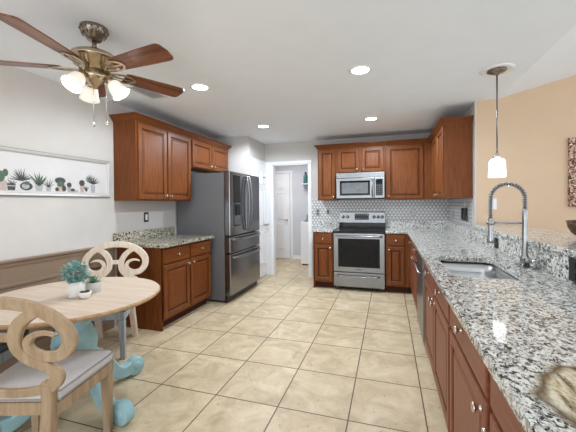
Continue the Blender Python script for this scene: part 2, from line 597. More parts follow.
# wainscot on the left wall: taupe field, chair rail, frame mouldings
struct('trim_7', box(B(), XL, XL + .004, -2.4, 2.745, .09, .86), 'taupe')
bm = B()
pr = [(0, .845), (.012, .845), (.016, .86), (.018, .872), (.03, .882), (.034, .895), (.03, .903), (0, .903)]
prism(bm, pr, lambda u, v, t: (XL + u, t, v), -2.4, 2.745)
struct('trim_8', bm, 'taupe')
bm = B()
for y0, y1 in ((-1.4, .2), (.3, 1.52), (1.62, 2.66)):
    for a, b, c, d in ((y0, y1, .685, .715), (y0, y1, .2, .23), (y0, y0 + .03, .2, .715), (y1 - .03, y1, .2, .715)):
        box(bm, XL + .003, XL + .016, a, b, c, d, .004)
struct('trim_9', bm, 'taupe')

# mosaic backsplash, a thin tiled layer on the two walls
bm = B()
box(bm, -1.305, .92, YB - .008, YB, .9, 1.40)
box(bm, .912, .92, 4.13, YB - .008, .9, 1.40)
struct('wall_backsplash', bm, 'mosaic')

# ------------------------------------------------------------------ cabinets
def knob_bm(x, y, z, k=1):
    bm = B()
    lathe(bm, [(.009 * k, 0), (.009 * k, .003), (.006 * k, .006), (.006 * k, .014), (.013 * k, .019), (.0155 * k, .024), (.013 * k, .029), (.0, .031)], (x, y, z), 16, ax='-y')
    return bm

CROWN = [(-.012, 0), (.004, 0), (.008, .012), (.018, .022), (.030, .040), (.040, .052), (.052, .056), (.052, .072), (-.012, .072)]

def cabinet(name, label, cat, group, loc, rz, w, d, z0, z1, fronts, wd='cherry', crown=None, toe=False, knob_k=1, side_to_floor=()):
    """local x runs along the front (y = 0, facing -y); fronts: (kind, x0, x1, z0, z1, knob)"""
    t = thing(name, label, cat, loc, rz, group)
    bm = B()
    bz = .1 if toe else z0
    box(bm, 0, w, 0, d, bz, z1, .002)
    for s in side_to_floor:      # end panel that runs down to the floor
        x = -.001 if s == 0 else w - .018
        box(bm, x, x + .019, .0, d, 0, z1, .002)
    link('cabinet_body', bm, wd, t)
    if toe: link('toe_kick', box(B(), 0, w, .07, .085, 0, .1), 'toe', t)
    for kind, x0, x1, a, b, kn in fronts:
        bm = B()
        if kind == 'door':
            raised_door(bm, x0, x1, a, b, 0)
            o = link('door', bm, [wd, 'cherry_groove_shadow'], t)
        else:
            slab_drawer(bm, x0, x1, a, b, 0)
            o = link('drawer', bm, wd + '_h', t)
        if kn: link('knob', knob_bm(kn[0], -.02, kn[1], knob_k), 'nickel', o)
    if crown:
        bm = B()
        sweep_xy(bm, crown, [(o, z1 - .015 + z) for o, z in CROWN])
        link('crown_moulding', bm, wd + '_h', t)
    return t

R90, RM90 = radians(90), radians(-90)
ZU, ZT = 1.372, 2.235
UP, LOW = 'wall cabinets', 'base cabinets'
# left wall
cabinet('wall_cabinet', 'tall double-door wall cabinet on left wall above small granite counter', 'cabinet', UP, (-2.55, 2.75, 0), R90, .98, .298, ZU, ZT,
        [('door', .021, .480, ZU + .012, ZT - .03, (.445, ZU + .055)), ('door', .500, .965, ZU + .012, ZT - .03, (.535, ZU + .055))],
        crown=[(0, .298), (0, 0), (.98, 0)][::1])
cabinet('wall_cabinet', 'short double-door wall cabinet on left wall above the refrigerator', 'cabinet', UP, (-2.55, 3.735, 0), R90, 1.05, .298, 1.83, ZT,
        [('door', .022, .515, 1.842, ZT - .03, (.48, 1.885)), ('door', .535, 1.03, 1.842, ZT - .03, (.57, 1.885))],
        crown=[(.0, 0), (1.05, 0), (1.05, .298)])
cabinet('base_cabinet', 'base cabinet on left wall with two drawers over two doors beside refrigerator', 'cabinet', LOW, (-2.26, 2.77, 0), R90, .96, .575, 0, .876,
        [('drawer', .02, .475, .70, .855, (.25, .778)), ('drawer', .50, .945, .70, .855, (.722, .778)),
         ('door', .02, .475, .125, .68, (.44, .64)), ('door', .50, .945, .125, .68, (.535, .64))], toe=True, side_to_floor=(0,))
# back wall
cabinet('wall_cabinet', 'narrow single-door wall cabinet at left end of back wall', 'cabinet', UP, (-1.13, 5.27, 0), 0, .315, .3, ZU, ZT,
        [('door', .02, .295, ZU + .012, ZT - .03, (.27, ZU + .055))], crown=[(0, .3), (0, 0), (.315, 0)])
cabinet('wall_cabinet', 'short double-door wall cabinet directly above the microwave', 'cabinet', UP, (-.815, 5.27, 0), 0, .768, .3, 1.812, ZT,
        [('door', .025, .365, 1.825, ZT - .03, (.335, 1.865)), ('door', .405, .745, 1.825, ZT - .03, (.435, 1.865))], crown=[(0, 0), (.768, 0)])
cabinet('wall_cabinet', 'wide single-door wall cabinet right of the microwave in the corner', 'cabinet', UP, (-.045, 5.27, 0), 0, .96, .3, ZU, ZT,
        [('door', .025, .555, ZU + .012, ZT - .03, (.055, ZU + .055))], crown=[(0, 0), (.655, 0)])
cabinet('wall_cabinet', 'double-door wall cabinet on right wall with its wide end panel showing', 'cabinet', UP, (.62, 5.268, 0), RM90, 1.188, .29, ZU, ZT,
        [('door', .2, .68, ZU + .012, ZT - .03, (.65, ZU + .055)), ('door', .70, 1.17, ZU + .012, ZT - .03, (.735, ZU + .055))],
        crown=[(0, 0), (1.188, 0), (1.188, .29)])
cabinet('base_cabinet', 'narrow base cabinet left of the range with drawer over door', 'cabinet', LOW, (-1.13, 4.90, 0), 0, .312, .66, 0, .876,
        [('drawer', .02, .295, .70, .855, (.157, .778)), ('door', .02, .295, .125, .68, (.268, .64))], toe=True, side_to_floor=(0,))
cabinet('base_cabinet', 'narrow base cabinet right of the range with drawer over door', 'cabinet', LOW, (-.042, 4.90, 0), 0, .345, .66, 0, .876,
        [('drawer', .02, .26, .70, .855, (.14, .778)), ('door', .02, .26, .125, .68, (.047, .64))], toe=True)
# right run, front faces the left
RX = .312
WR = 'cherry_red'
cabinet('base_cabinet', 'corner base cabinet with two drawers between range corner and dishwasher', 'cabinet', LOW, (RX, 4.86, 0), RM90, 1.235, .56, 0, .876,
        [('drawer', .03, .60, .70, .855, (.2, .778)), ('drawer', .63, 1.21, .70, .855, (.88, .778)),
         ('door', .03, .60, .125, .68, (.56, .64)), ('door', .63, 1.21, .125, .68, (.67, .64))], WR, toe=True, knob_k=1.1)
sink_top = .695
cabinet('base_cabinet', 'base cabinet under the sink with two false drawer fronts', 'cabinet', LOW, (RX, 2.972, 0), RM90, 1.17, .54, 0, sink_top,
        [('drawer', .02, .575, .70, .855, (.31, .785)), ('drawer', .595, 1.15, .70, .855, (.87, .785)),
         ('door', .02, .575, .125, .68, (.53, .645)), ('door', .595, 1.15, .125, .68, (.64, .645))], WR, toe=True, knob_k=1.2)
cabinet('base_cabinet', 'base cabinet near camera on right run, its door knob beside next door', 'cabinet', LOW, (RX, 1.80, 0), RM90, .67, .56, 0, .876,
        [('drawer', .015, .65, .70, .855, (.3, .785)), ('door', .015, .65, .125, .68, (.60, .64))], WR, toe=True, knob_k=1.2)
cabinet('base_cabinet', 'nearest base cabinet on right run, cut off by the picture edge', 'cabinet', LOW, (RX, 1.128, 0), RM90, .66, .56, 0, .876,
        [('drawer', .015, .64, .70, .855, (.3, .785)), ('door', .015, .64, .125, .68, (.06, .64))], WR, toe=True, knob_k=1.2, side_to_floor=(1,))
# front rail of the sink base above its open top
o = [x for x in COL.objects if x.name.startswith('base_cabinet') and 'sink' in x.get('label', '')][0]
link('front_rail', box(B(), 0, 1.17, 0, .014, sink_top, .876, .002), WR, o)

# ------------------------------------------------------------------ countertops
def slab_with_hole(bm, outer, hole, z0, z1):
    def mk(z):
        es = []
        for pts in ([outer] + ([hole] if hole else [])):
            vs = loop(bm, [(x, y, z) for x, y in pts])
            es += [bm.edges.new((vs[i], vs[(i + 1) % len(vs)])) for i in range(len(vs))]
        return es
    e = mk(z0)
    r = bmesh.ops.triangle_fill(bm, use_beauty=True, use_dissolve=False, edges=e)
    fs = [g for g in r['geom'] if isinstance(g, bmesh.types.BMFace)]
    ex = bmesh.ops.extrude_face_region(bm, geom=fs)
    bmesh.ops.translate(bm, vec=(0, 0, z1 - z0), verts=[g for g in ex['geom'] if isinstance(g, bmesh.types.BMVert)])

def rrect(x0, x1, y0, y1, r, k=6):
    out = []
    for cx, cy, a0 in ((x1 - r, y1 - r, 0), (x0 + r, y1 - r, 90), (x0 + r, y0 + r, 180), (x1 - r, y0 + r, 270)):
        for i in range(k + 1):
            a = radians(a0 + 90 * i / k)
            out.append((cx + r * cos(a), cy + r * sin(a)))
    return out

def bev_slab(o, wdt=.006):
    m = o.modifiers.new('eased_edge', 'BEVEL')
    m.width = wdt
    m.segments = 2
    m.limit_method = 'ANGLE'
    m.angle_limit = radians(50)

CZ0, CZ1 = .876, .914
SX0, SX1, SY0, SY1 = .345, .715, 1.97, 2.68
t = thing('granite_countertop', 'long speckled granite countertop with sink running along the bar', 'countertop', (.3, 2.5, CZ0))
def local(bm, t):
    bmesh.ops.translate(bm, vec=-Vector(t.location), verts=bm.verts)
    return bm
bm = B()
slab_with_hole(bm, [(.25, .44), (.878, .44), (.878, 4.1), (.908, 4.1), (.908, 5.572), (-.045, 5.572), (-.045, 4.872), (.25, 4.872)],
               rrect(SX0, SX1, SY0, SY1, .07), CZ0, CZ1)
# object coordinates stay in world metres so that the veining lies where it should
t.location = (0, 0, 0)
bev_slab(link('countertop_slab', bm, 'granite', t))
bm = B()
box(bm, .878, .899, .44, 4.0, CZ0, 1.05, .001)
box(bm, .885, .908, 4.1, 5.55, CZ1, 1.02, .003)
box(bm, -.045, .886, 5.55, 5.572, CZ1, 1.02, .003)
link('backsplash', bm, 'granite', t)
t = thing('granite_countertop', 'short granite countertop left of the range', 'countertop', (0, 0, 0))
bm = B()
box(bm, -1.155, -.816, 4.872, 5.572, CZ0, CZ1)
bev_slab(link('countertop_slab', bm, 'granite', t))
link('backsplash', box(B(), -1.155, -.816, 5.55, 5.572, CZ1, 1.02, .003), 'granite', t)
t = thing('granite_countertop', 'tan speckled granite countertop on the left wall cabinet beside refrigerator', 'countertop', (0, 0, 0))
bm = B()
box(bm, -2.848, -2.2, 2.725, 3.745, CZ0, CZ1)
bev_slab(link('countertop_slab', bm, 'granite_tan', t))
link('backsplash', box(B(), -2.848, -2.826, 2.725, 3.745, CZ1, 1.02, .003), 'granite_tan', t)
bm = B()
box(bm, .862, 1.32, -.1, 3.995, 1.05, 1.082)
o = link('bar_top', bm, 'granite')
bev_slab(o)
tag(o, 'raised granite bar top on the half wall behind the sink', 'bar top')

# ------------------------------------------------------------------ sink and faucet
t = thing('kitchen_sink', 'rectangular stainless steel undermount sink in granite counter', 'sink', (0, 0, 0))
bm = B()
rings = []
for ins, z, rr in ((-.014, CZ0 - .0005, .082), (-.012, CZ0 - .001, .08), (-.008, .80, .08), (.0, .715, .07), (.03, .703, .055), (.10, .701, .05)):
    rings.append(loop(bm, [(x, y, z) for x, y in rrect(SX0 + ins, SX1 - ins, SY0 + ins, SY1 - ins, rr)]))
for a, b in zip(rings, rings[1:]): bridge(bm, a, b, True, 0, True)
cap(bm, rings[-1])
link('basin', bm, 'sink_steel', t)
bm = B()
ga = [loop(bm, [(x, y, z) for x, y in rrect(SX0 + i, SX1 - i, SY0 + i, SY1 - i, .075)]) for i, z in ((-.010, CZ0 - .001), (-.010, CZ0 - .010), (-.006, CZ0 - .010), (-.006, CZ0 - .001))]
for a, b in zip(ga, ga[1:] + ga[:1]): bridge(bm, a, b)
link('rim_shadow_strip', bm, 'black', t)  # black strip added for the dark shade line under the counter edge
bm = B()
lathe(bm, [(.045, .702), (.045, .706), (.036, .706), (.03, .7035), (.0, .7035)], (.53, 2.32, 0), 24)
link('drain', bm, 'chrome', t)

t = thing('spring_faucet', 'tall spring pull-down kitchen faucet in brushed steel behind sink', 'faucet', (.822, 2.375, CZ1 + .0008))
bm = B()
prism(bm, rrect(-.032, .032, -.105, .105, .03), lambda u, v, q: (u, v, q), 0, .008)
link('base_plate', bm, 'chrome', t)
bm = B()
lathe(bm, [(.026, .008), (.026, .06), (.0175, .075), (.0145, .28), (.0155, .29), (.0155, .36), (.011, .37)], (0, 0, 0), 20)
link('post', bm, 'chrome', t)
bm = B()
lathe(bm, [(.016, .0), (.016, .045), (.012, .05)], (0, -.015, .045), 16, ax='-y')
tube(bm, [(0, -.055, .045), (.006, -.09, .052), (.02, -.15, .06)], [.007, .006, .005], 10)
link('handle', bm, 'chrome', t)
# hose arch towards the sink and the spring wound round it
arch = []
R_ = .0945
for i in range(41):
    a = pi * i / 40
    arch.append((-R_ + R_ * cos(a), 0, .43 + R_ * 1.0 * sin(a)))
path = [(0, 0, .36), (0, 0, .40)] + arch + [(-.189, 0, .40), (-.190, 0, .355), (-.190, 0, .30)]
bm = B()
tube(bm, path, .0085, 10)
link('hose', bm, 'grey_plastic', t)
dense = spline(path, 4)
bm = B()
coil = []
L = 0
tot = sum((Vector(b) - Vector(a)).length for a, b in zip(dense, dense[1:]))
turns = 34
fine = []
for a, b in zip(dense, dense[1:]):
    a, b = Vector(a), Vector(b)
    n_ = max(1, int((b - a).length / .0014))
    for k in range(n_): fine.append(a.lerp(b, k / n_))
for i, p in enumerate(fine[:-1]):
    tt = (fine[min(i + 1, len(fine) - 1)] - fine[max(i - 1, 0)]).normalized()
    n1 = Vector((0, 1, 0))
    n2 = tt.cross(n1)
    a = 2 * pi * turns * i / len(fine)
    coil.append(p + .0135 * (cos(a) * n1 + sin(a) * n2))
tube(bm, coil, .0028, 6)
link('spring', bm, 'chrome', t)
bm = B()
lathe(bm, [(.012, .31), (.015, .30), (.015, .20), (.019, .185), (.021, .16), (.021, .145), (.0, .143)], (-.19, 0, 0), 18)
link('spray_head', bm, 'chrome', t)
bm = B()
tube(bm, [(0, 0, .275), (-.10, 0, .275), (-.19, 0, .275)], .006, 10)
lathe(bm, [(.0195, .262), (.0225, .264), (.0225, .286), (.0195, .288)], (-.19, 0, 0), 18, closed=True)
link('spray_holder', bm, 'chrome', t)

# ------------------------------------------------------------------ dishwasher
t = thing('dishwasher', 'stainless steel dishwasher built in under the granite counter', 'dishwasher', (RX, 3.612, 0), RM90)
link('body', box(B(), .005, .625, .03, .55, .1, .87), 'black', t)
link('toe_kick', box(B(), .005, .625, .07, .085, 0, .1), 'black', t)
link('door', box(B(), .005, .625, -.03, .03, .11, .735, .006), 'steel', t)
link('control_panel', box(B(), .005, .625, -.035, .03, .74, .87, .006), 'steel', t)
bm = B()
tube(bm, [(.06, -.03, .70), (.06, -.06, .70), (.57, -.06, .70), (.57, -.03, .70)], .009, 10)
link('handle', bm, 'steel', t)

# ------------------------------------------------------------------ range
t = thing('kitchen_range', 'freestanding stainless steel electric range with black cooktop', 'range', (-.43, 4.90, 0))
W2 = .376
bm = B()
box(bm, -W2, W2, 0, .64, .045, .88, .003)
for sx in (-1, 1):
    for y in (.05, .58): box(bm, sx * .33 - .02, sx * .33 + .02, y, y + .04, 0, .046)
link('body', bm, 'grey_plastic', t)
bm = B()
box(bm, -W2 - .004, W2 + .004, -.03, .56, .88, .90, .005)
link('cooktop', bm, 'black_glass', t)
for bx, by, br in ((-.19, .13, .095), (.19, .13, .115), (-.19, .40, .115), (.19, .40, .08)):
    bm = B()
    for rr in (br, br * .62):
        lathe(bm, [(rr, .9002), (rr, .9006), (rr - .004, .9006), (rr - .004, .9002)], (bx, by, 0), 36, closed=True)
    link('burner_ring', bm, 'grey_plastic', t)
d = link('oven_door', box(B(), -W2, W2, -.04, 0, .285, .868, .006), 'steel', t)
bm = B()
def fr(i, y): return (-.305 + i, .305 - i, .36 + i, .79 - i, y)
rect_rings(bm, [fr(-.0, -.038), fr(0, -.043), fr(.006, -.0445), fr(.05, -.0445), fr(.054, -.043), fr(.06, -.043)])
link('window', bm, 'oven_glass', d)
bm = B()
tube(bm, [(-.33, -.04, .828), (-.33, -.085, .828), (-.30, -.092, .826), (0, -.095, .822), (.30, -.092, .826), (.33, -.085, .828), (.33, -.04, .828)], .012, 12)
link('handle', bm, 'steel', d)
link('emblem', box(B(), -.045, .045, -.0425, -.039, .318, .33, .001), 'grey_plastic', d)
d = link('drawer', box(B(), -W2, W2, -.035, 0, .06, .275, .006), 'steel', t)
bm = B()
tube(bm, [(-.30, -.034, .232), (-.30, -.066, .232), (-.26, -.075, .228), (0, -.078, .222), (.26, -.075, .228), (.30, -.066, .232), (.30, -.034, .232)], .011, 12)
link('handle', bm, 'steel', d)
bm = B()
prism(bm, [(.57, .90), (.65, .90), (.65, 1.165), (.612, 1.175), (.598, 1.165), (.585, 1.0)], lambda u, v, q: (q, u, v), -W2, W2)
bg_ = link('backguard', bm, 'steel', t)
def guard_y(z): return .585 + (z - 1.0) * (.013 / .165)
bm = B()
box(bm, -W2 + .002, W2 - .002, .563, .584, .90, .995, .003)
link('guard_base', bm, 'black_glass', t)
bm = B()
box(bm, -.115, .115, .582, .60, 1.04, 1.145, .003)
dp = link('display', bm, 'black_glass', bg_)
bm = B()
for i in range(7):
    for z in (1.056, 1.126): box(bm, -.10 + i * .031, -.086 + i * .031, .5805, .583, z - .005, z + .005)
link('touch_buttons', bm, 'plate_grey', dp)
for kx in (-.31, -.235, .20, .265, .33):
    bm = B()
    lathe(bm, [(.027, 0), (.026, .008), (.02, .012), (.018, .03), (.0, .031)], (kx, guard_y(1.09), 1.09), 20, ax='-y')
    box(bm, kx - .003, kx + .003, guard_y(1.09) - .036, guard_y(1.09) - .028, 1.074, 1.106)
    link('knob', bm, 'steel', bg_)

# ------------------------------------------------------------------ microwave
t = thing('microwave', 'over-the-range stainless steel microwave with dark window', 'microwave', (-.43, 5.2, 0))
MZ0, MZ1 = 1.388, 1.808
link('body', box(B(), -.375, .375, 0, .37, MZ0, MZ1, .003), 'grey_plastic', t)
bm = B()
box(bm, -.375, .375, -.03, 0, 1.725, MZ1, .004)
for i in range(4): box(bm, -.33, .33, -.032, -.028, 1.745 + i * .013, 1.749 + i * .013)
link('vent_grille', bm, 'steel', t)
d = link('door', box(B(), -.375, .215, -.03, 0, MZ0 + .012, 1.722, .005), 'steel', t)
bm = B()
def fr2(i, y): return (-.318 + i, .155 - i, 1.445 + i, 1.68 - i, y)
rect_rings(bm, [fr2(0, -.028), fr2(0, -.033), fr2(.004, -.034), fr2(.024, -.034), fr2(.026, -.032), fr2(.03, -.032)])
wn_ = link('window', bm, 'black_glass', d)
link('window_mesh', box(B(), -.286, .123, -.0335, -.031, 1.478, 1.647), 'micro_glass', wn_)
bm = B()
tube(bm, [(.188, -.028, 1.70), (.188, -.06, 1.695), (.188, -.066, 1.56), (.188, -.06, 1.425), (.188, -.028, 1.42)], .009, 10)
link('handle', bm, 'steel', d)
cp = link('control_panel', box(B(), .22, .375, -.03, 0, MZ0 + .012, 1.722, .005), 'steel', t)
bm = B()
box(bm, .242, .345, -.033, -.029, 1.44, 1.695, .003)
kp = link('keypad', bm, 'black_glass', cp)
bm = B()
for r_ in range(5):
    for c_ in range(3): box(bm, .252 + c_ * .03, .274 + c_ * .03, -.0345, -.0325, 1.452 + r_ * .034, 1.474 + r_ * .034)
link('buttons', bm, 'grey_plastic', kp)
link('base_trim', box(B(), -.375, .375, -.02, .37, MZ0 - .006, MZ0 + .01, .003), 'black', t)

# ------------------------------------------------------------------ refrigerator (front towards +x)
t = thing('refrigerator', 'dark stainless french-door refrigerator with two bottom drawers', 'refrigerator', (-2.085, 3.80, 0), R90)
FW, FD = 1.02, .085
link('body', box(B(), 0, FW, .005, .74, .03, 1.745, .004), 'fridge_side', t)
link('toe_grille', box(B(), .01, FW - .01, -.03, .03, .012, .09, .003), 'black', t)
def fdoor(x0, x1, z0, z1): return box(B(), x0, x1, -FD, 0, z0, z1, .012)
dl = link('door', fdoor(.002, .518, .895, 1.765), 'steel_dark', t)
dr = link('door', fdoor(.524, FW - .002, .895, 1.765), 'steel_dark', t)
d1 = link('drawer', fdoor(.002, FW - .002, .665, .885), 'steel_dark', t)
d2 = link('drawer', fdoor(.002, FW - .002, .10, .655), 'steel_dark', t)
def vhandle(x, s):
    bm = B()
    tube(bm, spline([(x, -FD + .002, 1.72), (x, -FD - .035, 1.70), (x + .01 * s, -FD - .06, 1.50), (x + .014 * s, -FD - .066, 1.34), (x + .01 * s, -FD - .06, 1.15), (x, -FD - .035, .97), (x, -FD + .002, .95)], 5), .013, 12)
    return bm
link('handle', vhandle(.478, 0), 'steel', dl)
link('handle', vhandle(.565, 0), 'steel', dr)
def hhandle(z):
    bm = B()
    tube(bm, spline([(.07, -FD + .002, z), (.09, -FD - .035, z), (.30, -FD - .06, z - .004), (.51, -FD - .066, z - .006), (.72, -FD - .06, z - .004), (.93, -FD - .035, z), (.95, -FD + .002, z)], 5), .013, 12)
    return bm
link('handle', hhandle(.845), 'steel', d1)
link('handle', hhandle(.605), 'steel', d2)
bm = B()
box(bm, .10, .31, -FD - .004, -FD + .01, 1.02, 1.72, .004)
dp = link('dispenser', bm, 'black_glass', dl)
bm = B()
rect_rings(bm, [(.115, .295, 1.04, 1.34, -FD - .003), (.115, .295, 1.04, 1.34, -FD - .007), (.125, .285, 1.05, 1.33, -FD - .007), (.14, .27, 1.07, 1.31, -FD - .0045)])
link('dispenser_recess', bm, 'steel', dp)
bm = B()
box(bm, .165, .205, -FD - .03, -FD - .004, 1.17, 1.32, .004)
box(bm, .215, .255, -FD - .03, -FD - .004, 1.17, 1.32, .004)
link('dispenser_paddles', bm, 'black', dp)
link('hinge_cover', box(B(), .01, .13, -.06, .06, 1.745, 1.772, .004), 'grey_plastic', t)

# ------------------------------------------------------------------ wall plates
def plate(label, loc, rz, mat, kind='outlet', w=.075, h=.118, inner=None):
    t = thing('wall_outlet' if kind == 'outlet' else 'light_switch', label, 'outlet' if kind == 'outlet' else 'light switch', loc, rz)
    link('cover_plate', box(B(), -w / 2, w / 2, -.006, 0, -h / 2, h / 2, .002), mat, t)
    bm = B()
    if kind == 'outlet':
        for z in (-.026, .026): box(bm, -.017, .017, -.009, -.005, z - .018, z + .018, .003)
    else:
        box(bm, -.017, .017, -.010, -.005, -.034, .034, .002)
    link('receptacle' if kind == 'outlet' else 'rocker', bm, inner or 'white', t)
    return t
plate('bronze switch plate with white rocker on left wall above the granite counter', (XL, 3.228, 1.172), R90, 'bronze', 'switch')
plate('grey outlet plate on mosaic backsplash, the one nearest the laundry doorway', (-1.198, YB - .008, 1.163), 0, 'plate_grey', 'outlet', inner='grey_plastic')
plate('grey switch plate on mosaic backsplash just left of the range', (-1.016, YB - .008, 1.17), 0, 'plate_grey', 'switch', inner='grey_plastic')
plate('grey outlet plate on mosaic backsplash right of the range', (.38, YB - .008, 1.162), 0, 'plate_grey', 'outlet', inner='pot_grey')
plate('grey outlet plate on mosaic of the right wall near the corner', (.912, 5.25, 1.13), RM90, 'plate_grey', 'outlet', inner='pot_grey')
plate('white outlet plate on the tan orange dining wall', (1.085, 4.0, 1.302), 0, 'white', 'outlet')
plate('black outlet plate in granite backsplash behind the faucet', (.878, 3.13, .975), RM90, 'black', 'outlet', w=.1, h=.082, inner='black')
plate('black outlet plate in granite backsplash at the right picture edge', (.878, 1.925, .985), RM90, 'black', 'outlet', w=.1, inner='black')
# gadgets hung on the right wall under the cabinet
t = thing('wall_hook', 'small white hook on the mosaic under the right wall cabinet', 'hook', (.912, 4.46, 1.285), RM90)
bm = B()
prism(bm, [(0, -.05), (.028, 0), (0, .05), (-.028, 0)], lambda u, v, q: (u, q, v), -.012, 0)
link('hook_plate', bm, 'white', t)
bm = B()
tube(bm, [(0, -.012, -.02), (0, -.03, -.03), (0, -.034, -.015)], .004, 8)
link('hook_arm', bm, 'white', t)
for y, lab in ((4.52, 'black slim handset hanging on mosaic wall, left of its pair'), (4.36, 'black slim handset hanging on mosaic wall, right of its pair')):
    t = thing('cordless_handset', lab, 'handset', (.912, y, 1.18), RM90, 'handsets on the right wall')
    link('handset_body', box(B(), -.03, .03, -.035, -.004, -.075, .075, .012), 'black', t)
    link('wall_cradle', box(B(), -.036, .036, -.02, 0, -.09, -.02, .006), 'grey_plastic', t)

# ------------------------------------------------------------------ ceiling fittings
lab = {(-1.703, 2.66): 'round recessed ceiling light nearest the ceiling fan', (-.22, 2.75): 'large looking recessed ceiling light nearest the pendant lamp',
       (-1.712, 4.29): 'small looking recessed ceiling light above the refrigerator', (-.215, 4.38): 'small looking recessed ceiling light in front of the microwave'}
first = None
for (x, y), lb in lab.items():
    if first is None:
        t = first = thing('recessed_light', lb, 'ceiling light', (x, y, 2.44), 0, 'recessed ceiling lights')
        bm = B()
        lathe(bm, [(.072, .0), (.095, .0), (.095, -.004), (.085, -.008), (.072, -.006)], (0, 0, 0), 32, closed=True)
        link('trim_ring', bm, 'white_gloss', t)
        bm = B()
        lathe(bm, [(.0, -.001), (.072, -.001), (.068, -.005), (.0, -.006)], (0, 0, 0), 32)
        link('lens', bm, 'lens', t)
    else:
        t = copy_tree(first)
        t.location = (x, y, 2.44)
        t['label'] = lb
    l = bpy.data.lights.new('downlight', 'SPOT')
    l.energy, l.spot_size, l.spot_blend, l.shadow_soft_size, l.color = (58 if y < 3.5 else 92), radians(174), .35, .07, (.82, .92, 1)
    lo = bpy.data.objects.new('downlight', l)
    COL.objects.link(lo)
    lo.location = (x, y, 2.425)

t = thing('ceiling_vent', 'white louvred air vent in ceiling beside the fan blade', 'vent', (-2.265, 2.61, 2.44))
bm = B()
for x0, x1, y0, y1 in ((-.1, .1, -.19, -.165), (-.1, .1, .165, .19), (-.1, -.08, -.165, .165), (.08, .1, -.165, .165)): box(bm, x0, x1, y0, y1, -.008, 0, .002)
link('frame', bm, 'blind_white', t)
bm = B()
for i in range(6):
    x = -.07 + i * .026
    prism(bm, [(x, -.001), (x + .016, -.010), (x + .018, -.009), (x + .003, 0)], lambda u, v, q: (u, q, v), -.165, .165)
link('louvres', bm, 'blind_white', t)
link('duct', box(B(), -.08, .08, -.165, .165, -.001, -.0001), 'vent_dark', t)

# pendant
t = thing('pendant_lamp', 'single pendant lamp with white glass shade hanging over the bar', 'pendant lamp', (.874, 3.10, 2.44))
bm = B()
lathe(bm, [(.0, -.001), (.125, -.001), (.128, -.006), (.12, -.014), (.10, -.016), (.09, -.010), (.0, -.010)], (0, 0, 0), 40)
link('ceiling_medallion', bm, 'white_gloss', t)
bm = B()
lathe(bm, [(.07, -.010), (.072, -.02), (.05, -.032), (.02, -.036), (.012, -.05), (.0, -.05)], (0, 0, 0), 32)
link('canopy', bm, 'brass_dark', t)
link('stem', tube(B(), [(0, 0, -.045), (0, 0, -.72)], .006, 10), 'steel_dark', t)
bm = B()
lathe(bm, [(.007, -.70), (.02, -.712), (.026, -.73), (.026, -.755), (.0, -.756)], (0, 0, 0), 20)
link('socket_cap', bm, 'nickel', t)
bm = B()
lathe(bm, [(.024, -.75), (.045, -.755), (.058, -.775), (.061, -.83), (.064, -.905), (.059, -.905), (.056, -.83), (.052, -.778), (.022, -.757)], (0, 0, 0), 32, closed=True)
link('shade', bm, 'shade_white', t)
def point(name, loc, e, r, c):
    l = bpy.data.lights.new(name, 'POINT')
    l.energy, l.shadow_soft_size, l.color = e, r, c
    o = bpy.data.objects.new(name, l)
    COL.objects.link(o)
    o.location = loc

# ------------------------------------------------------------------ ceiling fan
FX, FY = -1.76, 1.564
t = thing('ceiling_fan', 'antique brass ceiling fan with five walnut blades and lit glass shades', 'ceiling fan', (FX, FY, 2.44))
bm = B()
lathe(bm, [(.078, 0), (.08, -.012), (.074, -.03), (.06, -.052), (.046, -.07), (.04, -.078), (.0, -.08)], (0, 0, 0), 36)
for i in range(14):
    a = 2 * pi * i / 14
    p = [((.079) * cos(a), .079 * sin(a), -.016), (.062 * cos(a), .062 * sin(a), -.055)]
    tube(bm, p, [.006, .004], 6)
link('canopy', bm, 'brass_dark', t)
link('downrod', tube(B(), [(0, 0, -.075), (0, 0, -.15)], .0135, 14), 'brass_dark', t)
bm = B()
lathe(bm, [(.0, -.128), (.03, -.13), (.035, -.145), (.075, -.155), (.125, -.175), (.142, -.195), (.142, -.208), (.125, -.218), (.115, -.236), (.09, -.25), (.085, -.268), (.0, -.27)], (0, 0, 0), 44)
link('motor_housing', bm, 'brass', t)
bm = B()
lathe(bm, [(.0, -.262), (.055, -.266), (.06, -.285), (.072, -.295), (.072, -.318), (.05, -.335), (.035, -.352), (.02, -.365), (.012, -.38), (.0, -.384)], (0, 0, 0), 32)
link('light_kit', bm, 'brass', t)
for i in range(5):
    a = radians(-6 + 72 * i)
    rot = Matrix.Rotation(a, 4, 'Z')
    bm = B()
    out = [(.18, -.046), (.20, -.055), (.42, -.066), (.555, -.07), (.578, -.066), (.590, -.052), (.598, 0), (.590, .052), (.578, .066), (.555, .07), (.42, .066), (.20, .055), (.18, .046)]
    prism(bm, out, lambda u, v, q: (u, v, q), -.004, .004)
    pitch = Matrix.Rotation(radians(-12), 4, 'X')
    bmesh.ops.transform(bm, matrix=Matrix.Translation((0, 0, -.262)) @ pitch, verts=bm.verts)
    b = link('blade', bm, 'blade', t)
    b.rotation_euler = (0, 0, a)
    bm = B()
    for s in (-1, 1):
        ribbon(bm, spline([(.08, s * .012, .02), (.12, s * .03, .018), (.17, s * .042, .018), (.215, s * .036, .018), (.24, s * .015, .016), (.25, 0, .012)], 5), lambda u, v, q: (u, v, q), .006, .012, .002)
    ribbon(bm, [(.08, 0, .03), (.14, 0, .016), (.25, 0, .012)], lambda u, v, q: (u, v, q), .0065, .0115, .002)
    bmesh.ops.transform(bm, matrix=Matrix.Translation((0, 0, -.280)) @ pitch, verts=bm.verts)
    link('blade_bracket', bm, 'brass', b)
SHADES = [-90, 28, 150]
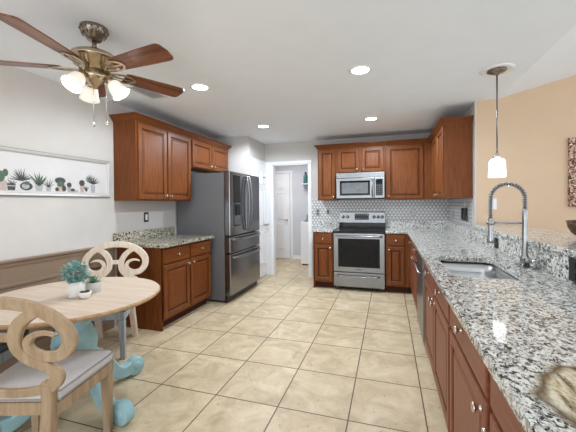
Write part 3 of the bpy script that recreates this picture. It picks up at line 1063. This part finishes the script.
for adeg in SHADES:
    a = radians(adeg)
    bm = B()
    tube(bm, spline([(.05, 0, -.305), (.075, 0, -.300), (.084, 0, -.312), (.088, 0, -.33)], 4), .008, 10)
    arm = link('shade_arm', bm, 'brass', t)
    arm.rotation_euler = (0, 0, a)
    tilt = Matrix.Translation((.084, 0, -.318)) @ Matrix.Rotation(radians(-38), 4, 'Y')
    bm = B()
    lathe(bm, [(.014, .004), (.026, -.004), (.03, -.03), (.0, -.031)], (0, 0, 0), 20)
    bmesh.ops.transform(bm, matrix=tilt, verts=bm.verts)
    link('shade_cup', bm, 'brass', arm)
    bm = B()
    lathe(bm, [(.026, -.022), (.038, -.038), (.045, -.062), (.049, -.088), (.060, -.116), (.056, -.116), (.045, -.088), (.041, -.062), (.034, -.040), (.022, -.026)], (0, 0, 0), 30, closed=True)
    bmesh.ops.transform(bm, matrix=tilt, verts=bm.verts)
    link('shade', bm, 'shade', arm)
    p = Matrix.Rotation(a, 4, 'Z') @ tilt @ Vector((0, 0, -.105))
    point('fan_bulb', (FX + p.x, FY + p.y, 2.44 + p.z), 4.3, .025, (1, .95, .88))
for dx, dy, zl in ((.02, -.03, -.60), (.052, .035, -.585)):
    bm = B()
    tube(bm, [(dx, dy, -.33), (dx, dy, zl)], .0016, 6)
    lathe(bm, [(.0, zl - .03), (.007, zl - .024), (.008, zl - .012), (.003, zl), (.0, zl + .003)], (dx, dy, 0), 12)
    link('pull_chain', bm, 'nickel', t)

# ------------------------------------------------------------------ dining table
TX, TY, TZ = -1.98, 1.58, .735
t = thing('dining_table', 'round dining table with whitewashed top and aqua scroll-foot pedestal', 'table', (TX, TY, 0), 0)
M['tablerim'] = wood('bare_oak_rim', S(150, 118, 84), S(186, 152, 114), S(206, 176, 140), 'x', .55, 0, .5)
bm = B()
lathe(bm, [(.0, TZ - .032), (.49, TZ - .032), (.515, TZ - .026), (.527, TZ - .016), (.527, TZ - .008), (.520, TZ), (.0, TZ)], (0, 0, 0), 96, smooth=False)
for f in bm.faces:
    if abs(f.normal.z) < .8 and f.calc_center_median().xy.length > .45: f.material_index = 1
link('tabletop', bm, ['tabletop', 'tablerim'], t)
bm = B()
lathe(bm, [(.0, TZ - .033), (.20, TZ - .034), (.20, TZ - .055), (.10, TZ - .075), (.085, TZ - .11), (.085, TZ - .15), (.10, TZ - .16), (.10, TZ - .18), (.088, TZ - .19),
           (.10, TZ - .21), (.125, TZ - .26), (.132, TZ - .31), (.122, TZ - .37), (.092, TZ - .43), (.088, TZ - .45), (.115, TZ - .47), (.115, TZ - .56), (.09, TZ - .58), (.0, TZ - .58)], (0, 0, 0), 40)
link('pedestal', bm, 'aqua', t)
for deg in (-6, 80, 170, 250):
    bm = B()
    f = lambda u, v, q: (u, q, v)
    ribbon(bm, spline([(.06, .30, .13), (.13, .27, .12), (.20, .20, .10), (.26, .115, .09), (.32, .072, .085), (.38, .068, .095), (.43, .074, .11)], 6), f, -.033, .033, .010)
    lathe(bm, [(.0, -.034), (.062, -.034), (.068, -.027), (.068, .027), (.062, .034), (.0, .034)], (.438, 0, .0685), 28, ax='y')
    lathe(bm, [(.0, -.039), (.03, -.039), (.034, -.034), (.034, .034), (.03, .039), (.0, .039)], (.438, 0, .074), 20, ax='y')
    o = link('foot', bm, 'aqua', t)
    o.rotation_euler = (0, 0, radians(deg))

# ------------------------------------------------------------------ chairs
def chair(label, loc, rz, mback, mleg, mcush, hk=1.0, wk=1.0):
    """local +y is forward; origin on the floor under the seat; hk scales the height of the back"""
    t = thing('dining_chair', label, 'chair', loc, rz, 'scroll-back dining chairs')
    fr_ = [(-.225, .215), (.225, .215), (.235, .17), (.195, -.20), (-.195, -.20), (-.235, .17)]
    bm = B()
    inn = [(x * .86, y * .84) for x, y in fr_]
    z0, z1 = .352, .41
    a, b = loop(bm, [(x, y, z0) for x, y in fr_]), loop(bm, [(x, y, z1) for x, y in fr_])
    c, d = loop(bm, [(x, y, z1) for x, y in inn]), loop(bm, [(x, y, z0) for x, y in inn])
    for p, q in ((a, b), (b, c), (c, d), (d, a)): bridge(bm, p, q)
    link('seat_frame', bm, mback if mcush == 'linen' else mleg, t)
    bm = B()
    def rounded(sc, z):
        k = spline([(-.20, .212), (0, .214), (.20, .212), (.226, .195), (.232, .16), (.214, 0), (.196, -.17), (.18, -.19), (0, -.195), (-.18, -.19), (-.196, -.17), (-.214, 0), (-.232, .16), (-.226, .195), (-.20, .212)], 3)[:-1]
        return [(x * sc, y * sc, z) for x, y in k]
    rings = [loop(bm, rounded(s, z)) for s, z in ((.98, .41), (1.015, .42), (1.02, .442), (1.015, .46), (.97, .469), (.85, .476), (.5, .482))]
    for a, b in zip(rings, rings[1:]): bridge(bm, a, b, True, 0, True)
    cap(bm, rings[0][::-1])
    cap(bm, rings[-1])
    cu = link('cushion', bm, mcush, t)
    for zz in (.462, .423):
        bm = B()
        tube(bm, [(x, y, zz) for x, y, _ in rounded(1.017, 0)], .0045, 6, closed_path=True)
        link('piping', bm, mcush + '_trim', cu)
    for s in (-1, 1):
        bm = B()
        x, y = s * .203, .187
        rings = []
        for h, z, ox in ((.026, .41, 0), (.026, .35, 0), (.022, .34, 0), (.022, .33, 0), (.025, .32, 0), (.023, .295, 0), (.018, .02, .004), (.021, .012, .004), (.021, 0, .004)):
            rings.append(loop(bm, [(x + s * ox + i * h, y + j * h, z) for i, j in ((-1, -1), (1, -1), (1, 1), (-1, 1))]))
        for a, b in zip(rings, rings[1:]): bridge(bm, a, b)
        cap(bm, rings[0][::-1])
        cap(bm, rings[-1])
        link('leg', bm, mleg, t)
    PX = .162
    for s in (-1, 1):
        bm = B()
        f = lambda u, v, q: (s * PX + q, u, v)
        ribbon(bm, spline([(-.315, .0, .038), (-.272, .14, .044), (-.225, .28, .052), (-.207, .39, .058), (-.208, .46, .055), (-.216, .512, .046)], 5), f, -.025, .025, .004)
        link('leg', bm, mback, t)
    bm = B()
    H = lambda v: .46 + (v - .5) * .95 * hk
    def bf(u, v, q):
        return (u * wk, -.212 - (H(v) - .46) * .2 + q, H(v))
    def both(pts, t0, t1):
        for s in (1, -1):
            ribbon(bm, [(s * a, b, c) for a, b, c in spline(pts, 7)], bf, t0, t1, .005)
    both([(-.0, .972, .058), (.06, .970, .058), (.14, .952, .058), (.225, .905, .062), (.282, .838, .064), (.286, .768, .060), (.243, .712, .056), (.178, .700, .050), (.126, .724, .044), (.106, .764, .038), (.124, .800, .032), (.162, .818, .024), (.202, .818, .017), (.232, .806, .009)], -.0145, .0145)
    both([(.19, .925, .03), (.135, .908, .048), (.085, .864, .054), (.056, .80, .054), (.062, .736, .054), (.105, .684, .052), (.165, .652, .054), (.208, .612, .058), (.200, .57, .058), (.168, .53, .05)], -.0155, .0155)
    ribbon(bm, [(-.07, .80, .075), (-.04, .80, .044), (0, .80, .038), (.04, .80, .044), (.07, .80, .075)], bf, -.0135, .0135, .004)
    ribbon(bm, spline([(-.164, .56, .045), (-.12, .522, .044), (0, .505, .042), (.12, .522, .044), (.164, .56, .045)], 6), bf, -.0135, .0135, .004)
    link('backrest', bm, mback, t)
    return t
M['linen_dark'] = plain('linen_in_shadow', S(92, 98, 104), .95, 0, .08, 120)  # seat linen darkened for the shadow at the left of the table
M['linen_dark_trim'] = plain('piping_in_shadow', S(60, 65, 70), .95, 0, .05, 90)
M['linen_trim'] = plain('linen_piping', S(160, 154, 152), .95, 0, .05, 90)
M['linen_blue_trim'] = plain('shaded_blue_grey_piping', S(104, 112, 120), .95, 0, .05, 90)
chair('shade-darkened tan scroll-back chair in the foreground with pale linen seat', (-1.715, 1.215, 0), radians(18), 'chair', 'chair', 'linen', 1.0, 1.03)
chair('cream scroll-back chair behind the table with blue grey legs and shade-toned seat', (-2.455, 2.255, 0), radians(207), 'chair_lit', 'legwash', 'linen_blue', 1.05, .96)
chair('scroll-back chair at the left picture edge, only its shade-darkened seat corner showing', (-2.50, 1.28, 0), radians(-72), 'chair_lit', 'legwash', 'linen_dark')

# ------------------------------------------------------------------ table plants
def leaf(bm, base, dr, L, wd, mi=0, curl=.15):
    dr = Vector(dr).normalized()
    side = dr.cross(Vector((0, 0, 1)))
    if side.length < .05: side = Vector((1, 0, 0))
    side.normalize()
    nrm = side.cross(dr)
    b = Vector(base)
    rows = []
    for k, (s, wk) in enumerate(((0, .25), (.35, 1), (.7, .8), (1, .05))):
        c = b + dr * L * s + Vector((0, 0, -curl * L * s * s))
        rows.append([bm.verts.new(c - side * wd * wk / 2), bm.verts.new(c + nrm * wd * .12), bm.verts.new(c + side * wd * wk / 2)])
    for p, q in zip(rows, rows[1:]):
        for i in (0, 1):
            f = bm.faces.new((p[i], p[i + 1], q[i + 1], q[i]))
            f.material_index = mi
            f.smooth = True
def pot(label, loc, prof, mat, square=0):
    t = thing('potted_plant', label, 'potted plant', loc, 0, 'plants on the dining table')
    bm = B()
    lathe(bm, prof, (0, 0, 0), 28, closed=False)
    link('pot', bm, mat, t)
    r = prof[-1][0]
    return t
# tall white pot, bushy blue-green foliage
t = pot('tall white pot with bushy blue green foliage on dining table', (-1.935, 1.555, TZ), [(.0, 0), (.040, 0), (.043, .006), (.046, .10), (.042, .10), (.040, .09), (.0, .088)], 'pot_white')
bm = B()
lathe(bm, [(.0, .086), (.04, .0885), (.0, .091)], (0, 0, 0), 20)
link('soil', bm, 'soil', t)
bm = B()
for i in range(26):
    a, el = rnd.uniform(0, 2 * pi), rnd.uniform(.5, 1.5)
    d = Vector((cos(a) * cos(el), sin(a) * cos(el), sin(el)))
    p0 = Vector((d.x * .015, d.y * .015, .088))
    tube(bm, [p0, p0 + d * .05, p0 + d * .10], .0012, 5, 0)
for i in range(520):
    d = Vector((rnd.gauss(0, 1), rnd.gauss(0, 1), rnd.gauss(0, 1))).normalized() * rnd.uniform(.35, 1) ** .6
    q = Vector((d.x * .074, d.y * .074, .158 + d.z * .066))
    leaf(bm, q, d + Vector((rnd.uniform(-.6, .6), rnd.uniform(-.6, .6), rnd.uniform(-.2, .7))), rnd.uniform(.014, .024), .013, 0)
link('foliage', bm, 'leaf', t)
# small bowl
t = pot('small white bowl pot with dark rosette succulents on dining table', (-1.845, 1.545, TZ), [(.0, 0), (.024, 0), (.033, .012), (.037, .030), (.036, .042), (.033, .042), (.032, .034), (.0, .033)], 'pot_white')
bm = B()
for cx, cy in ((-.012, -.008), (.013, -.006), (.0, .014)):
    for ring_ in range(3):
        for i in range(7):
            a = 2 * pi * i / 7 + ring_ * .4
            el = .35 + ring_ * .4
            leaf(bm, (cx, cy, .032), (cos(a) * cos(el), sin(a) * cos(el), sin(el)), .026 - ring_ * .004, .011, 0, 0)
link('foliage', bm, 'leaf_dark', t)
# grey pot
t = pot('grey pot with pale spiky succulent, rearmost of the table plants', (-1.925, 1.675, TZ), [(.0, 0), (.043, 0), (.045, .004), (.045, .066), (.041, .068), (.038, .06), (.0, .058)], 'pot_grey')
bm = B()
for ring_ in range(4):
    for i in range(9):
        a = 2 * pi * i / 9 + ring_ * .35
        el = .3 + ring_ * .33
        leaf(bm, (0, 0, .058), (cos(a) * cos(el), sin(a) * cos(el), sin(el)), .068 - ring_ * .004, .014, 0, .05)
link('foliage', bm, 'leaf_green', t)

# ------------------------------------------------------------------ framed print on the left wall
PY0, PY1, PZ0, PZ1 = 1.02, 2.683, 1.408, 1.783
t = thing('framed_print', 'long framed print of potted succulents on the left wall', 'framed picture', (XL, PY0, PZ0), R90)
PW, PH = PY1 - PY0, PZ1 - PZ0
bm = B()
sec = [(0, 0), (.022, 0), (.024, .004), (.022, .01), (.012, .014), (.012, .024), (0, .024)]
def frame_ring(i, y): return loop(bm, [(i, y, i), (PW - i, y, i), (PW - i, y, PH - i), (i, y, PH - i)])
rings = [frame_ring(i, y) for i, y in ((0, -.001), (0, -.022), (.006, -.026), (.02, -.024), (.028, -.016), (.03, -.004))]
for a, b in zip(rings, rings[1:]): bridge(bm, a, b)
link('frame', bm, 'silver_frame', t)
bm = B()
rings = [frame_ring(i, y) for i, y in ((.0, -.0215), (-.004, -.018), (-.004, -.001), (.0, -.001))]
for a, b in zip(rings, rings[1:]): bridge(bm, a, b)
link('frame_edge', bm, 'frame_line', t)
PM = {k: i for i, k in enumerate(['print', 'pr_pot', 'pr_green', 'pr_dark', 'pr_shelf', 'pr_pink'])}
M['pr_pot'] = plain('ink_pot_grey', S(172, 172, 172), .8, 0, .2, 90)
M['pr_green'] = plain('ink_green', S(84, 104, 88), .8, 0, .3, 90)
M['pr_dark'] = plain('ink_charcoal', S(70, 72, 74), .8, 0, .3, 90)
M['pr_shelf'] = plain('ink_shelf', S(196, 192, 190), .8, 0, .05, 40)
M['pr_pink'] = plain('ink_blush', S(188, 172, 164), .8, 0, .1, 40)
bm = B()
box(bm, .028, PW - .028, -.006, -.002, .028, PH - .028, 0, 0)
yq = [-.0065]
def flat(poly, mi):
    yq[0] -= .00002
    f = bm.faces.new([bm.verts.new((u, yq[0], v)) for u, v in poly])
    f.material_index = PM[mi]
def oval(cx, cz, rx, rz, mi, n=14): flat([(cx + rx * cos(2 * pi * i / n), cz + rz * sin(2 * pi * i / n)) for i in range(n)], mi)
def blade2(cx, cz, ang, L, wd, mi):
    dx, dz = cos(ang), sin(ang)
    flat([(cx - dz * wd / 2, cz + dx * wd / 2), (cx + dz * wd / 2, cz - dx * wd / 2), (cx + dx * L * .6 + dz * wd * .4, cz + dz * L * .6 - dx * wd * .4), (cx + dx * L, cz + dz * L), (cx + dx * L * .6 - dz * wd * .4, cz + dz * L * .6 + dx * wd * .4)], mi)
def tuft(cx, cz, n, L, wd, mi, a0=.4, a1=2.74):
    for i in range(n): blade2(cx, cz, a0 + (a1 - a0) * i / max(1, n - 1) + rnd.uniform(-.08, .08), L * rnd.uniform(.75, 1.1), wd, mi)
def X(wy): return wy - PY0
flat([(.03, .036), (PW - .03, .036), (PW - .03, .041), (.03, .041)], 'pr_shelf')
zb = .043
def p_pot(wy, r, h, mi='pr_pot', taper=.8): flat([(X(wy) - r * taper, zb), (X(wy) + r * taper, zb), (X(wy) + r, zb + h), (X(wy) - r, zb + h)], mi)
for wy in (1.15, 1.32, 1.48, 1.60):      # farther along the shelf, outside the photograph
    p_pot(wy, .03, .055)
    tuft(X(wy), zb + .05, 7, .07, .012, 'pr_green')
p_pot(1.685, .038, .075, 'pr_pink', .95); oval(X(1.68), zb + .105, .032, .045, 'pr_green'); oval(X(1.715), zb + .135, .02, .03, 'pr_green'); oval(X(1.65), zb + .145, .018, .026, 'pr_green')
p_pot(1.755, .032, .05, 'pr_dark'); flat([(X(1.725), zb + .03), (X(1.785), zb + .03), (X(1.785), zb + .038), (X(1.725), zb + .038)], 'pr_pot'); tuft(X(1.755), zb + .045, 5, .05, .008, 'pr_dark')
oval(X(1.865), zb + .035, .05, .034, 'pr_dark'); oval(X(1.86), zb + .035, .03, .022, 'pr_pot'); tuft(X(1.865), zb + .05, 7, .04, .012, 'pr_green'); tuft(X(1.83), zb + .08, 13, .10, .009, 'pr_dark', .2, 2.95)
p_pot(1.965, .032, .055); tuft(X(1.965), zb + .045, 9, .12, .014, 'pr_green', .8, 2.35); tuft(X(1.965), zb + .05, 5, .06, .012, 'pr_dark')
p_pot(2.045, .024, .04); tuft(X(2.045), zb + .035, 6, .08, .007, 'pr_dark', .6, 2.5)
oval(X(2.15), zb + .10, .05, .03, 'pr_dark'); oval(X(2.155), zb + .065, .035, .03, 'pr_green'); p_pot(2.15, .035, .045, 'pr_pink'); oval(X(2.12), zb + .02, .018, .018, 'pr_dark'); oval(X(2.185), zb + .03, .02, .028, 'pr_dark')
oval(X(2.235), zb + .065, .024, .024, 'pr_dark'); p_pot(2.235, .02, .042); p_pot(2.285, .038, .018, 'pr_pot'); oval(X(2.27), zb + .02, .022, .014, 'pr_dark')
oval(X(2.365), zb + .09, .03, .03, 'pr_dark'); p_pot(2.365, .022, .062, 'pr_pink'); tuft(X(2.41), zb + .01, 4, .07, .01, 'pr_dark', 1.1, 2.0)
p_pot(2.485, .026, .075, 'pr_pot', .9); tuft(X(2.485), zb + .085, 11, .10, .009, 'pr_dark', .35, 2.8); tuft(X(2.45), zb + .12, 6, .07, .008, 'pr_green', .7, 2.6)
link('print', bm, [M[k] for k in PM], t)

# ------------------------------------------------------------------ dining room side
t = thing('mosaic_mirror', 'mirror in a copper mosaic frame on the tan orange wall', 'mirror', (2.16, 4.0, 1.62))
bm = B()
HW, HH = .40, .35
def mr(i, y): return loop(bm, [(-HW + i, y, -HH + i), (HW - i, y, -HH + i), (HW - i, y, HH - i), (-HW + i, y, HH - i)])
rings = [mr(i, y) for i, y in ((0, -.001), (0, -.028), (.008, -.034), (.10, -.026), (.104, -.012))]
for a, b in zip(rings, rings[1:]): bridge(bm, a, b)
link('frame', bm, 'copper_mosaic', t)
link('mirror_glass', box(B(), -HW + .10, HW - .10, -.014, -.008, -HH + .10, HH - .10), 'mirror', t)
t = thing('wooden_bowl', 'dark brown oval wooden bowl on the granite bar top', 'bowl', (1.235, 2.555, 1.0825))
bm = B()
prof = [(.0, 0), (.045, 0), (.05, .006), (.085, .035), (.105, .075), (.11, .110), (.104, .111), (.098, .078), (.078, .043), (.04, .018), (.0, .016)]
lathe(bm, prof, (0, 0, 0), 40)
link('bowl_shell', bm, 'wicker', t)
bm = B()
tube(bm, [(.107 * cos(2 * pi * i / 48), .107 * sin(2 * pi * i / 48), .110) for i in range(48)], .006, 8, closed_path=True)
link('rim', bm, 'wicker', t)

# ------------------------------------------------------------------ laundry things
t = thing('washing_machine', 'white top-load washer seen through the laundry doorway', 'washing machine', (-1.80, 6.6, 0))
link('body', box(B(), 0, .66, 0, .64, .03, .935, .012), 'white_gloss', t)
bm = B()
for x in (.05, .57):
    for y in (.05, .55): lathe(bm, [(.02, 0), (.02, .032)], (x, y, 0), 12)
link('feet', bm, 'black', t)
link('lid', box(B(), .06, .60, .03, .46, .935, .953, .006), 'grey_plastic', t)
bm = B()
prism(bm, [(.48, .935), (.64, .935), (.64, 1.07), (.56, 1.07)], lambda u, v, q: (q, u, v), 0, .66)
link('control_console', bm, 'grey_plastic', t)
t = thing('wall_shelf', 'small white shelf on the laundry back wall above the washer', 'shelf', (-1.80, 7.3, 1.78))
link('board', box(B(), -.12, .5, -.2, 0, -.018, 0, .003), 'white', t)
bm = B()
prism(bm, [(0, -.018), (-.16, -.018), (-.01, -.15), (0, -.15)], lambda u, v, q: (q, u, v), 0.0, .02)
link('bracket', bm, 'plate_grey', t)
t = thing('detergent_bottle', 'dark teal bottle standing on the laundry shelf', 'bottle', (-1.83, 7.19, 1.78))
bm = B()
lathe(bm, [(.0, 0), (.045, 0), (.05, .01), (.05, .16), (.035, .20), (.02, .22), (.02, .235), (.0, .235)], (0, 0, 0), 20)
link('bottle_body', bm, 'teal', t)
bm = B()
lathe(bm, [(.024, .23), (.024, .265), (.0, .267)], (0, 0, 0), 16)
link('cap', bm, 'black', t)
o = link('storage_box', box(B(), -.06, .06, -.06, .06, 0, .17, .006), 'pot_grey')
o.location = (-1.705, 7.18, 1.78)
tag(o, 'pale box on the laundry shelf right of the teal bottle', 'box')
